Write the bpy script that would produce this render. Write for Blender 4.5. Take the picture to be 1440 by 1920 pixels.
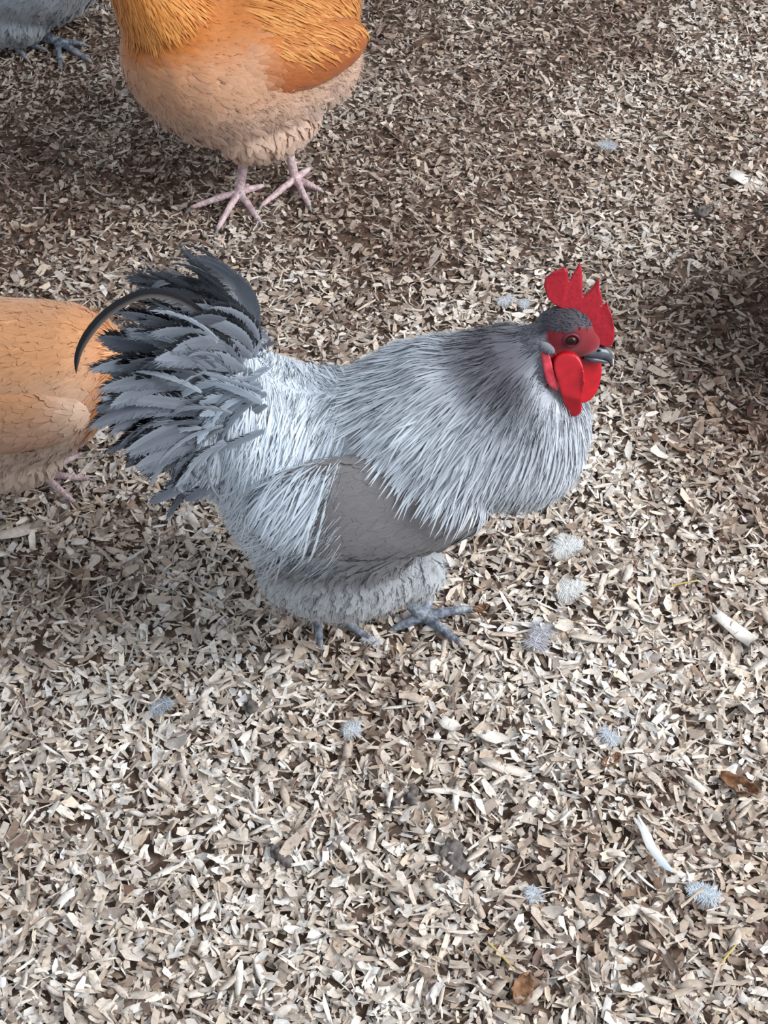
import bpy, bmesh, math, random
import numpy as np
from mathutils import Vector, Matrix
from mathutils.bvhtree import BVHTree

# ------------------------------------------------------------------ camera, world, light
for o in list(bpy.data.objects): bpy.data.objects.remove(o, do_unlink=True)
SC = bpy.context.scene
COL = SC.collection
rng = np.random.default_rng(7)
random.seed(7)

cam = bpy.data.cameras.new('camera'); camo = bpy.data.objects.new('camera', cam); COL.objects.link(camo)
cam.sensor_fit = 'VERTICAL'; cam.angle = math.radians(42.0)
camo.location = (0, 0, 1.25); camo.rotation_euler = (math.radians(90 - 49), 0, 0)
cam.clip_start = .02
SC.camera = camo

world = bpy.data.worlds.new('World'); SC.world = world; world.use_nodes = True
bg = world.node_tree.nodes['Background']; bg.inputs[0].default_value = (.80, .89, 1.0, 1); bg.inputs[1].default_value = .68

def area(name, loc, target, sx, sy, power, colr):
    l = bpy.data.lights.new(name, 'AREA'); l.shape = 'RECTANGLE'; l.size = sx; l.size_y = sy; l.energy = power; l.color = colr
    o = bpy.data.objects.new(name, l); COL.objects.link(o); o.location = loc
    o.rotation_euler = (Vector(target) - Vector(loc)).to_track_quat('-Z', 'Y').to_euler(); return o
# daylight coming in through the open barn door, to the right of the photographer
area('barn_door_daylight', (2.5, .55, 2.2), (0, .9, .1), 1.9, 1.9, 165, (.96, .98, 1.0))

vs = SC.view_settings
vs.view_transform = 'Standard'; vs.look = 'None'; vs.gamma = 1; vs.use_curve_mapping = False; vs.exposure = .0

# ------------------------------------------------------------------ materials
def s2l(c):
    c = np.asarray(c, float) / 255.
    return np.where(c <= .04045, c / 12.92, ((c + .055) / 1.055) ** 2.4)

def nodes(name):
    m = bpy.data.materials.new(name); m.use_nodes = True
    nt = m.node_tree; return m, nt, nt.nodes['Principled BSDF']

def mat_attr(name, rough=.7, sheen=0., streak=0., noise=0., nscale=60., bump=0., transl=0., spec=.3, coat=0.):
    """colour from the per-vertex attribute 'col', broken up by fine noise"""
    m, nt, p = nodes(name); N = nt.nodes; L = nt.links
    a = N.new('ShaderNodeAttribute'); a.attribute_name = 'col'
    src = a.outputs['Color']
    if streak:
        u = N.new('ShaderNodeAttribute'); u.attribute_name = 'fuv'
        mp = N.new('ShaderNodeMapping'); mp.inputs['Scale'].default_value = (5., 1.2, 40.)
        L.new(u.outputs['Vector'], mp.inputs['Vector'])
        n = N.new('ShaderNodeTexNoise'); n.inputs['Scale'].default_value = 2.2; n.inputs['Detail'].default_value = 3
        L.new(mp.outputs['Vector'], n.inputs['Vector'])
        r = N.new('ShaderNodeMapRange'); r.inputs['From Min'].default_value = .25; r.inputs['From Max'].default_value = .75
        r.inputs['To Min'].default_value = 1 - streak; r.inputs['To Max'].default_value = 1 + streak
        L.new(n.outputs['Fac'], r.inputs['Value'])
        v = N.new('ShaderNodeVectorMath'); v.operation = 'SCALE'
        L.new(src, v.inputs[0]); L.new(r.outputs['Result'], v.inputs['Scale']); src = v.outputs[0]
    if noise or bump:
        tc = N.new('ShaderNodeTexCoord')
        n = N.new('ShaderNodeTexNoise'); n.inputs['Scale'].default_value = nscale; n.inputs['Detail'].default_value = 5
        L.new(tc.outputs['Object'], n.inputs['Vector'])
        if noise:
            r = N.new('ShaderNodeMapRange'); r.inputs['From Min'].default_value = .3; r.inputs['From Max'].default_value = .7
            r.inputs['To Min'].default_value = 1 - noise; r.inputs['To Max'].default_value = 1 + noise
            L.new(n.outputs['Fac'], r.inputs['Value'])
            v = N.new('ShaderNodeVectorMath'); v.operation = 'SCALE'
            L.new(src, v.inputs[0]); L.new(r.outputs['Result'], v.inputs['Scale']); src = v.outputs[0]
        if bump:
            b = N.new('ShaderNodeBump'); b.inputs['Strength'].default_value = bump; b.inputs['Distance'].default_value = .002
            L.new(n.outputs['Fac'], b.inputs['Height']); L.new(b.outputs['Normal'], p.inputs['Normal'])
    L.new(src, p.inputs['Base Color'])
    p.inputs['Roughness'].default_value = rough; p.inputs['Specular IOR Level'].default_value = spec
    p.inputs['Sheen Weight'].default_value = sheen; p.inputs['Sheen Roughness'].default_value = .5
    p.inputs['Coat Weight'].default_value = coat
    if transl:
        t = N.new('ShaderNodeBsdfTranslucent'); L.new(src, t.inputs['Color'])
        mx = N.new('ShaderNodeMixShader'); mx.inputs['Fac'].default_value = transl
        L.new(p.outputs[0], mx.inputs[1]); L.new(t.outputs[0], mx.inputs[2])
        L.new(mx.outputs[0], N['Material Output'].inputs['Surface'])
    return m

def mat_plain(name, c1, c2, scale=80., rough=.5, bump=.0, spec=.4, sss=0., dist=.001, coat=0.):
    m, nt, p = nodes(name); N = nt.nodes; L = nt.links
    tc = N.new('ShaderNodeTexCoord'); n = N.new('ShaderNodeTexNoise'); n.inputs['Scale'].default_value = scale; n.inputs['Detail'].default_value = 6
    L.new(tc.outputs['Object'], n.inputs['Vector'])
    r = N.new('ShaderNodeValToRGB'); r.color_ramp.elements[0].position = .3; r.color_ramp.elements[1].position = .7
    r.color_ramp.elements[0].color = (*s2l(c1), 1); r.color_ramp.elements[1].color = (*s2l(c2), 1)
    L.new(n.outputs['Fac'], r.inputs['Fac']); L.new(r.outputs['Color'], p.inputs['Base Color'])
    p.inputs['Roughness'].default_value = rough; p.inputs['Specular IOR Level'].default_value = spec
    p.inputs['Coat Weight'].default_value = coat
    if sss:
        p.inputs['Subsurface Weight'].default_value = sss; p.inputs['Subsurface Radius'].default_value = (.006, .0015, .001)
        p.inputs['Subsurface Scale'].default_value = 1.
    if bump:
        b = N.new('ShaderNodeBump'); b.inputs['Strength'].default_value = bump; b.inputs['Distance'].default_value = dist
        L.new(n.outputs['Fac'], b.inputs['Height']); L.new(b.outputs['Normal'], p.inputs['Normal'])
    return m

def mat_scaly(name, c1, c2, c3):
    """horny leg skin with plated scutes"""
    m, nt, p = nodes(name); N = nt.nodes; L = nt.links
    tc = N.new('ShaderNodeTexCoord'); v = N.new('ShaderNodeTexVoronoi'); v.inputs['Scale'].default_value = 210
    L.new(tc.outputs['Object'], v.inputs['Vector'])
    n = N.new('ShaderNodeTexNoise'); n.inputs['Scale'].default_value = 90; L.new(tc.outputs['Object'], n.inputs['Vector'])
    r = N.new('ShaderNodeValToRGB'); r.color_ramp.elements[0].color = (*s2l(c1), 1); r.color_ramp.elements[1].color = (*s2l(c3), 1)
    e = r.color_ramp.elements.new(.5); e.color = (*s2l(c2), 1)
    r.color_ramp.elements[0].position = .3; r.color_ramp.elements[2].position = .72
    L.new(n.outputs['Fac'], r.inputs['Fac']); L.new(r.outputs['Color'], p.inputs['Base Color'])
    b = N.new('ShaderNodeBump'); b.inputs['Strength'].default_value = .9; b.inputs['Distance'].default_value = .0014; b.invert = True
    L.new(v.outputs['Distance'], b.inputs['Height']); L.new(b.outputs['Normal'], p.inputs['Normal'])
    p.inputs['Roughness'].default_value = .45
    return m

M = dict(
    feather=mat_attr('feather_vane', .62, .25, streak=.16, transl=.18),
    down=mat_attr('down_fluff', .85, .3, transl=.25),
    plumage=mat_attr('plumage_base', .85, .3, noise=.12, nscale=70, bump=.3),
    chip=mat_attr('wood_shaving', .8, 0, noise=.16, nscale=240, spec=.2),
    comb=mat_plain('comb_skin', (150, 10, 28), (176, 18, 38), 300, .45, .5, .45, .25, .0008),
    wattle=mat_plain('wattle_skin', (162, 12, 26), (186, 16, 32), 120, .4, .25, .45, .25, .0008),
    earlobe=mat_plain('earlobe_skin', (165, 20, 38), (225, 80, 95), 120, .45, .2, .4, .2),
    beak=mat_plain('beak_horn', (44, 46, 54), (92, 96, 106), 55, .3, .05, .5),
    beak_tip=mat_plain('beak_pale_tip', (150, 150, 150), (190, 190, 188), 60, .3, .03, .5),
    eye=mat_plain('eye_iris', (44, 14, 10), (84, 30, 16), 200, .3, 0, .4),
    eyelid=mat_plain('eyelid_skin', (84, 22, 32), (124, 50, 62), 200, .5, .2, .4),
    pupil=mat_plain('eye_pupil', (6, 4, 4), (10, 7, 7), 40, .25, 0, .4),
    slate=mat_scaly('slate_leg_scales', (74, 80, 92), (112, 120, 132), (166, 170, 176)),
    pinkleg=mat_scaly('pink_leg_scales', (176, 142, 146), (202, 176, 178), (224, 206, 206)),
    claw=mat_plain('claw_horn', (92, 90, 94), (170, 162, 156), 90, .35, .05, .4),
    dropping=mat_plain('dropping', (58, 52, 50), (126, 118, 114), 110, .8, .6, .2, 0, .003),
    leaf=mat_plain('dry_leaf', (98, 66, 48), (158, 120, 92), 130, .9, .6, .1, 0, .002),
    straw=mat_plain('dry_straw', (176, 150, 84), (214, 196, 130), 90, .6, .2, .3),
    rubber=mat_plain('olive_rubber', (40, 42, 28), (58, 60, 40), 30, .55, .1, .3),
    white_down=mat_attr('white_down', .8, .3, transl=.3),
)

# ------------------------------------------------------------------ helpers
def link(name, mesh, mat=None, parent=None, smooth=True):
    o = bpy.data.objects.new(name, mesh); COL.objects.link(o)
    if mat is not None and not mesh.materials: mesh.materials.append(mat)
    if parent is not None: o.parent = parent
    if smooth and len(mesh.polygons): mesh.polygons.foreach_set('use_smooth', np.ones(len(mesh.polygons), bool))
    return o

def np_mesh(name, V, F, col=None, fuv=None, nrm=None):
    """V (n,3), F (m,k) index array with equal corner count"""
    me = bpy.data.meshes.new(name); V = np.asarray(V, np.float32); F = np.asarray(F, np.int32); k = F.shape[1]
    me.vertices.add(len(V)); me.vertices.foreach_set('co', V.ravel())
    me.loops.add(F.size); me.loops.foreach_set('vertex_index', F.ravel())
    me.polygons.add(len(F)); me.polygons.foreach_set('loop_start', np.arange(0, F.size, k, dtype=np.int32))
    me.update(calc_edges=True)
    if col is not None: set_col(me, col)
    if fuv is not None:
        a = me.attributes.new('fuv', 'FLOAT_VECTOR', 'POINT'); a.data.foreach_set('vector', np.asarray(fuv, np.float32).ravel())
    if nrm is not None:
        me.polygons.foreach_set('use_smooth', np.ones(len(F), bool)); me.normals_split_custom_set_from_vertices(np.asarray(nrm, np.float32).tolist())
    return me

def set_col(me, col):
    c = np.ones((len(me.vertices), 4), np.float32); c[:, :3] = np.clip(col, 0, 1)
    a = me.color_attributes.new('col', 'FLOAT_COLOR', 'POINT'); a.data.foreach_set('color', c.ravel())

def empty(name, loc, rz=0):
    o = bpy.data.objects.new(name, None); COL.objects.link(o); o.location = loc; o.rotation_euler = (0, 0, rz); o.empty_display_size = .05
    return o
def tag(o, label, cat, group=None, kind=None):
    o['label'] = label; o['category'] = cat
    if group: o['group'] = group
    if kind: o['kind'] = kind
    return o

class Prim:
    """collects closed primitives, then fuses them into one continuous skin by voxel remeshing"""
    def __init__(s): s.bm = bmesh.new()
    def ell(s, c, r, rot=None, seg=24):
        m = Matrix.Translation(c) @ (rot.to_4x4() if rot is not None else Matrix.Identity(4)) @ Matrix.Diagonal((*r, 1))
        bmesh.ops.create_uvsphere(s.bm, u_segments=seg, v_segments=seg // 2, radius=1, matrix=m); return s
    def cap(s, p, q, r0, r1, seg=12):
        p = Vector(p); q = Vector(q); d = q - p
        m = Matrix.Translation((p + q) / 2) @ d.to_track_quat('Z', 'Y').to_matrix().to_4x4()
        bmesh.ops.create_cone(s.bm, cap_ends=True, segments=seg, radius1=r0, radius2=r1, depth=d.length, matrix=m)
        s.ell(p, (r0,) * 3, seg=seg); s.ell(q, (r1,) * 3, seg=seg); return s
    def chain(s, pts, rad):
        for i in range(len(pts) - 1): s.cap(pts[i], pts[i + 1], rad[i], rad[i + 1])
        return s
    def loft(s, rings, n=36):
        """rings: (x, zc, a, b) ellipses in the YZ plane"""
        prev = None
        for x, zc, a, b in rings:
            vs_ = [s.bm.verts.new((x, a * math.cos(t), zc + b * math.sin(t))) for t in np.linspace(0, 2 * math.pi, n, endpoint=False)]
            if prev is None: s.bm.faces.new(vs_)
            else:
                for i in range(n): s.bm.faces.new((prev[i], prev[(i + 1) % n], vs_[(i + 1) % n], vs_[i]))
            prev = vs_
        s.bm.faces.new(prev); return s
    def plate(s, pts2, fn, th):
        """outline (x,h) extruded sideways; fn(x,h,side) -> point"""
        A = [s.bm.verts.new(fn(x, h, th)) for x, h in pts2]; B = [s.bm.verts.new(fn(x, h, -th)) for x, h in pts2]
        s.bm.faces.new(A); s.bm.faces.new(B[::-1]); n = len(A)
        for i in range(n): s.bm.faces.new((A[i], B[i], B[(i + 1) % n], A[(i + 1) % n]))
        return s
    def fuse(s, name, voxel, smooth=4):
        bmesh.ops.recalc_face_normals(s.bm, faces=s.bm.faces)
        me = bpy.data.meshes.new(name + '_src'); s.bm.to_mesh(me); s.bm.free()
        o = bpy.data.objects.new(name + '_src', me); COL.objects.link(o)
        r = o.modifiers.new('r', 'REMESH'); r.mode = 'VOXEL'; r.voxel_size = voxel
        if smooth:
            k = o.modifiers.new('s', 'SMOOTH'); k.factor = .5; k.iterations = smooth
        dg = bpy.context.evaluated_depsgraph_get()
        out = bpy.data.meshes.new_from_object(o.evaluated_get(dg)); out.name = name
        bpy.data.objects.remove(o, do_unlink=True); bpy.data.meshes.remove(me)
        return out

def vco(me):
    a = np.empty(len(me.vertices) * 3, np.float32); me.vertices.foreach_get('co', a); return a.reshape(-1, 3).astype(float)

class Skin:
    """a surface for feathers to lie on"""
    def __init__(s, meshes):
        V = []; F = []; n = 0
        for me in meshes:
            me.calc_loop_triangles()
            t = np.empty(len(me.loop_triangles) * 3, np.int32); me.loop_triangles.foreach_get('vertices', t)
            v = vco(me); V.append(v); F.append(t.reshape(-1, 3) + n); n += len(v)
        s.V = np.concatenate(V); s.F = np.concatenate(F)
        s.bvh = BVHTree.FromPolygons([tuple(v) for v in s.V], [tuple(map(int, f)) for f in s.F])
        a, b, c = s.V[s.F[:, 0]], s.V[s.F[:, 1]], s.V[s.F[:, 2]]
        nn = np.cross(b - a, c - a); s.area = np.linalg.norm(nn, axis=1) / 2
        s.N = nn / np.maximum(1e-12, np.linalg.norm(nn, axis=1))[:, None]
    def sample(s, n, dens):
        """n random points, thinned by dens(p, normal) in 0..1"""
        P = []; Q = []; have = 0; cum = np.cumsum(s.area); cum /= cum[-1]
        for _ in range(60):
            i = np.searchsorted(cum, rng.random(n * 2)); i = np.minimum(i, len(s.F) - 1)
            u = rng.random((len(i), 2)); fl = u.sum(1) > 1; u[fl] = 1 - u[fl]
            a, b, c = (s.V[s.F[i, k]] for k in range(3))
            p = a + (b - a) * u[:, :1] + (c - a) * u[:, 1:]
            k = rng.random(len(i)) < dens(p, s.N[i])
            P.append(p[k]); Q.append(s.N[i][k]); have += k.sum()
            if have >= n: break
        return np.concatenate(P)[:n], np.concatenate(Q)[:n]
    def near(s, p):
        r = s.bvh.find_nearest(p); return r[0], r[1]

def unit(v): return v / np.maximum(1e-9, np.linalg.norm(v, axis=-1, keepdims=True))

def trace(skin, P, N, flow, L, K, jitter, stick=1.):
    """streamlines on the skin: (n,K,3) points and normals"""
    n = len(P); pts = np.zeros((n, K, 3)); nor = np.zeros((n, K, 3)); pts[:, 0] = P; nor[:, 0] = N
    jit = rng.normal(0, jitter, n); step = L / (K - 1); p = P.copy(); nn = N.copy(); dprev = None
    for k in range(1, K):
        d = flow(p); d = d - nn * (d * nn).sum(1, keepdims=True); d = unit(d)
        sd = np.cross(nn, d); d = unit(d + sd * jit[:, None])
        if dprev is not None: d = unit(d * .5 + dprev * .5)
        dprev = d
        q = p + d * step[:, None]; q2 = q.copy(); m2 = nn.copy()
        for i in range(n):
            a, b = skin.near(q[i])
            if a is not None: q2[i] = a; m2[i] = b
        p = q * (1 - stick) + q2 * stick; nn = unit(nn * .4 + m2 * .6)
        pts[:, k] = p; nor[:, k] = nn
    return pts, nor

PROFILES = dict(
    hackle=lambda s: np.interp(s, [0, .1, .5, .8, .95, 1], [.45, .8, 1, .8, .40, .10]),
    round=lambda s: np.interp(s, [0, .15, .5, .75, .92, 1], [.5, .8, 1, .97, .75, .38]),
    sickle=lambda s: np.interp(s, [0, .08, .3, .7, .9, 1], [.15, .55, 1, .95, .6, .05]),
)

def ribbon(pts, nor, W, prof, colf, keel=.16, base=.001, lift=.0, roll=None, root=None, soft=.7, fray=0.):
    """feathers as three-row vanes along the given lines -> V, F, col, fuv"""
    n, K, _ = pts.shape; s = np.linspace(0, 1, K)
    d = np.gradient(pts, axis=1); d = unit(d); side = unit(np.cross(nor, d)); up = unit(np.cross(d, side))
    if roll is not None:
        c, sn = np.cos(roll)[:, None, None], np.sin(roll)[:, None, None]; side, up = side * c + up * sn, up * c - side * sn
    w = W[:, None] * PROFILES[prof](s)[None] / 2
    off = base + (lift[:, None] if np.ndim(lift) else lift) * (s[None] ** 1.3)
    mid = pts + up * off[..., None]
    wl = w * (1 + fray * rng.uniform(-1, .6, (n, K))); wr = w * (1 + fray * rng.uniform(-1, .6, (n, K)))
    V = np.stack([mid - side * wl[..., None], mid + up * (w * keel * 2)[..., None], mid + side * wr[..., None]], 2)  # n,K,3,3
    nb = unit(nor * soft + up * (1 - soft)); ns = .55 * (1 - soft) + .1
    NR = np.stack([unit(nb - side * ns), nb, unit(nb + side * ns)], 2)
    idx = np.arange(n * K * 3).reshape(n, K, 3)
    F = np.stack([idx[:, :-1, :-1], idx[:, 1:, :-1], idx[:, 1:, 1:], idx[:, :-1, 1:]], -1).reshape(-1, 4)
    rnd = rng.random(n)
    u = np.array([-1., 0, 1])[None, None, :] * np.ones((n, K, 1)); sv = s[None, :, None] * np.ones((n, 1, 3)); rv = rnd[:, None, None] * np.ones((n, K, 3))
    R = (pts[:, 0] if root is None else root)[:, None, None, :] * np.ones((n, K, 3, 1))
    col = colf(V, sv, u, rv, R)
    fuv = np.stack([u, sv * np.linalg.norm(pts[:, -1] - pts[:, 0], axis=1)[:, None, None] * 12, rv], -1)
    return V.reshape(-1, 3), F, col.reshape(-1, 3), fuv.reshape(-1, 3), NR.reshape(-1, 3)

def coat(name, skin, n, dens, flow, L, W, prof, colf, parent, jitter=.12, lift=.006, base=.001, K=6, keel=.16, mat='feather', stick=1., roll=.15, soft=.7, src=None, fray=.15):
    P, N = (src or skin).sample(n, dens); n = len(P)
    l = L * rng.uniform(.6, 1.25, n); pts, nor = trace(skin, P, N, flow, l, K, jitter, stick)
    w = W * rng.uniform(.75, 1.2, n)
    V, F, c, f, nr = ribbon(pts, nor, w, prof, colf, keel, base, lift * rng.uniform(.3, 1.5, n), rng.normal(0, roll, n), soft=soft, fray=fray)
    o = link(name, np_mesh(name, V, F, c, f, nr), M[mat], parent); o['kind'] = 'stuff'; return o

def fuzz(name, skin, n, dens, flow, L, colf, parent, w=.0005, out=.6, mat='down', spread=.5, base=0.):
    """loose down: fine tapering barbs standing off the skin"""
    P, N = skin.sample(n, dens); n = len(P); P = P + N * base
    d = flow(P); d = unit(d - N * (d * N).sum(1, keepdims=True))
    d0 = unit(d + N * out * rng.uniform(.3, 1.5, (n, 1)) + rng.normal(0, spread, (n, 3)))
    l = (L * rng.uniform(.5, 1.4, n))[:, None]
    g = unit(d0 + flow(P) * .5 + np.array([0, 0, -.3]))
    p0 = P - N * .002; p1 = p0 + d0 * l * .5; p2 = p1 + g * l * .5
    sd = unit(np.cross(d0, rng.normal(0, 1, (n, 3)))) * w
    V = np.stack([p0 - sd, p0 + sd, p1 + sd * .8, p1 - sd * .8, p2], 1)
    i = np.arange(n * 5).reshape(n, 5)
    F = np.concatenate([i[:, [0, 1, 2]], i[:, [0, 2, 3]], i[:, [3, 2, 4]]])
    r = rng.random((n, 1)) * np.ones((n, 5)); s = np.array([0, 0, .5, .5, 1])[None] * np.ones((n, 1))
    c = colf(V[:, :, None], s[:, :, None], np.zeros((n, 5, 1)), r[:, :, None], (P[:, None, None] * np.ones((n, 5, 1, 1))))
    nr = np.repeat(unit(N + rng.normal(0, .18, (n, 3)))[:, None], 5, 1).reshape(-1, 3)
    o = link(name, np_mesh(name, V.reshape(-1, 3), F, c.reshape(-1, 3), None, nr), M[mat], parent); o['kind'] = 'stuff'; return o

def sm(x, a, b):
    t = np.clip((x - a) / (b - a), 0, 1); return t * t * (3 - 2 * t)
def mixc(a, b, t): return a * (1 - t[..., None]) + b * t[..., None]

# ------------------------------------------------------------------ floor and litter
def ground(x, y):
    return (.006 * np.sin(7.1 * x + 2.3 * y + .6) * np.sin(5.3 * y - 3.1 * x + 1.1) + .004 * np.sin(17 * x - 9 * y) * np.sin(13 * y + 6 * x + .7)
            + .0025 * np.sin(41 * x + 11 * y) * np.sin(37 * y - 19 * x))

def vnoise(x, y, sc, seed):
    """smooth value noise 0..1"""
    r = np.random.default_rng(seed).random((64, 64)); X = x * sc + 31; Y = y * sc + 17
    i = np.floor(X).astype(int); j = np.floor(Y).astype(int); u = X - i; v = Y - j; u = u * u * (3 - 2 * u); v = v * v * (3 - 2 * v)
    g = lambda a, b: r[a % 64, b % 64]
    return (g(i, j) * (1 - u) + g(i + 1, j) * u) * (1 - v) + (g(i, j + 1) * (1 - u) + g(i + 1, j + 1) * u) * v

def build_floor():
    nx, ny = 90, 114
    xs = np.linspace(-1.5, 1.5, nx); ys = np.linspace(0, 3.8, ny); X, Y = np.meshgrid(xs, ys)
    V = np.stack([X, Y, ground(X, Y) - .004], -1).reshape(-1, 3); i = np.arange(nx * ny).reshape(ny, nx)
    F = np.stack([i[:-1, :-1], i[:-1, 1:], i[1:, 1:], i[1:, :-1]], -1).reshape(-1, 4)
    m, nt, p = nodes('litter_dust'); N = nt.nodes; L = nt.links
    tc = N.new('ShaderNodeTexCoord'); v = N.new('ShaderNodeTexVoronoi'); v.inputs['Scale'].default_value = 130
    n = N.new('ShaderNodeTexNoise'); n.inputs['Scale'].default_value = 7; n.inputs['Detail'].default_value = 8
    L.new(tc.outputs['Object'], v.inputs['Vector']); L.new(tc.outputs['Object'], n.inputs['Vector'])
    r = N.new('ShaderNodeValToRGB'); r.color_ramp.elements[0].color = (*s2l((70, 52, 42)), 1); r.color_ramp.elements[1].color = (*s2l((150, 128, 110)), 1)
    sep = N.new('ShaderNodeSeparateColor'); L.new(v.outputs['Color'], sep.inputs[0])
    mx = N.new('ShaderNodeMath'); mx.operation = 'MULTIPLY'; L.new(sep.outputs[0], mx.inputs[0]); L.new(n.outputs['Fac'], mx.inputs[1])
    L.new(mx.outputs[0], r.inputs['Fac']); L.new(r.outputs['Color'], p.inputs['Base Color']); p.inputs['Roughness'].default_value = .95
    b = N.new('ShaderNodeBump'); b.inputs['Distance'].default_value = .004; L.new(sep.outputs[0], b.inputs['Height']); L.new(b.outputs['Normal'], p.inputs['Normal'])
    f = link('floor', np_mesh('floor', V, F), m); f['kind'] = 'structure'; f['label'] = 'barn floor strewn with pale wood shavings'
    return f

PAL = s2l([(228, 220, 210), (214, 202, 190), (202, 188, 174), (184, 168, 153), (164, 146, 132), (138, 117, 104), (108, 84, 72), (78, 56, 46)])
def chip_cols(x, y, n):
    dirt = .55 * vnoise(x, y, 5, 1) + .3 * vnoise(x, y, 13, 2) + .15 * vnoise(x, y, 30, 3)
    tread_and_shade = sm(y, .85, 1.75) * .19 + sm(x, .30, .52) * sm(y, .75, 1.05) * (1 - sm(y, 1.45, 1.75)) * .30     # trodden, soiled litter further in, plus shade painted into the right-hand chips
    t = np.clip(rng.beta(1.4, 2.4, n) * .95 + (dirt - .47) * .8 + tread_and_shade - .06, 0, .999) * (len(PAL) - 1)
    i = t.astype(int); fr = (t - i)[:, None]; c = PAL[i] * (1 - fr) + PAL[i + 1] * fr
    warm = rng.normal(0, .035, (n, 1)); c = c * (1 + np.concatenate([warm, warm * .2, -warm], 1))
    return c * rng.uniform(.85, 1.08, (n, 1))

def chips(x, y, z, Lg, Wd, Th, yaw, pitch, rollv, bend, cols, solid=False, K=4, across=(-1, 0, 1)):
    """torn, curled shavings: cupped sheets of four sections; the large ones are closed slabs"""
    n = len(x); s = np.linspace(-.5, .5, K)
    ang = bend[:, None] * s[None] * 2
    r = Lg / np.where(np.abs(bend) < 1e-3, 1e-3, 2 * bend)
    cx = r[:, None] * np.sin(ang); cz = r[:, None] * (1 - np.cos(ang))
    tw = rng.normal(0, .3, n)[:, None] * s[None]
    def edge(): return np.concatenate([rng.uniform(.25, 1.1, (n, 1)), rng.uniform(.75, 1.2, (n, K - 2)), rng.uniform(.2, 1.1, (n, 1))], 1)
    cup = rng.normal(0, .04 if solid else .12, n)[:, None] * Wd[:, None]
    rows = []
    for a in across:
        yy = a * Wd[:, None] / 2 * (edge() if a else 1.)
        sk = rng.normal(0, .16, (n, K)) * Lg[:, None] * np.array([1] + [.25] * (K - 2) + [1])[None] * .6
        rows.append(np.stack([cx + sk, yy * np.cos(tw), cz + yy * np.sin(tw) + cup * abs(a)], -1))
    V = np.stack(rows, 2)                                   # n,K,3,3
    if solid:
        lo = V.copy(); lo[..., 2] -= Th[:, None, None]; V = np.concatenate([V, lo[:, :, ::-1]], 2)     # closed ring of six
    R_ = V.shape[2]; V = V.reshape(n, K * R_, 3)
    cy, sy = np.cos(yaw)[:, None], np.sin(yaw)[:, None]; cp, sp = np.cos(pitch)[:, None], np.sin(pitch)[:, None]; cr, sr = np.cos(rollv)[:, None], np.sin(rollv)[:, None]
    X, Y, Z = V[..., 0], V[..., 1], V[..., 2]
    Y, Z = Y * cr - Z * sr, Y * sr + Z * cr
    X, Z = X * cp + Z * sp, -X * sp + Z * cp
    X, Y = X * cy - Y * sy, X * sy + Y * cy
    V = np.stack([X, Y, Z], -1); T = []
    for k in range(K - 1):
        for q in range(R_ if solid else R_ - 1): T.append((k * R_ + q, k * R_ + R_ + q, k * R_ + R_ + (q + 1) % R_, k * R_ + (q + 1) % R_))
    if solid:
        for e in (0, (K - 1) * R_): T += [(e, e + 1, e + 4, e + 5), (e + 1, e + 2, e + 3, e + 4)]
    C = cols[:, None, :] * np.ones((n, K * R_, 1)) * rng.uniform(.9, 1.1, (n, K * R_, 1))
    return V, np.array(T), C

def rand_chip_shape(n, x, y):
    kind = rng.random(n); sc = (.90 - .16 * sm(y, 1., 1.9)) * np.exp(rng.normal(0, .26, n))
    Lg = np.where(kind < .56, rng.uniform(.010, .020, n), np.where(kind < .80, rng.uniform(.013, .030, n), rng.uniform(.004, .009, n))) * sc
    Wd = np.where(kind < .56, rng.uniform(.0036, .0092, n), np.where(kind < .80, rng.uniform(.0018, .004, n), rng.uniform(.002, .006, n))) * sc
    Th = rng.uniform(.0005, .0013, n)
    return Lg, Wd, Th

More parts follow.
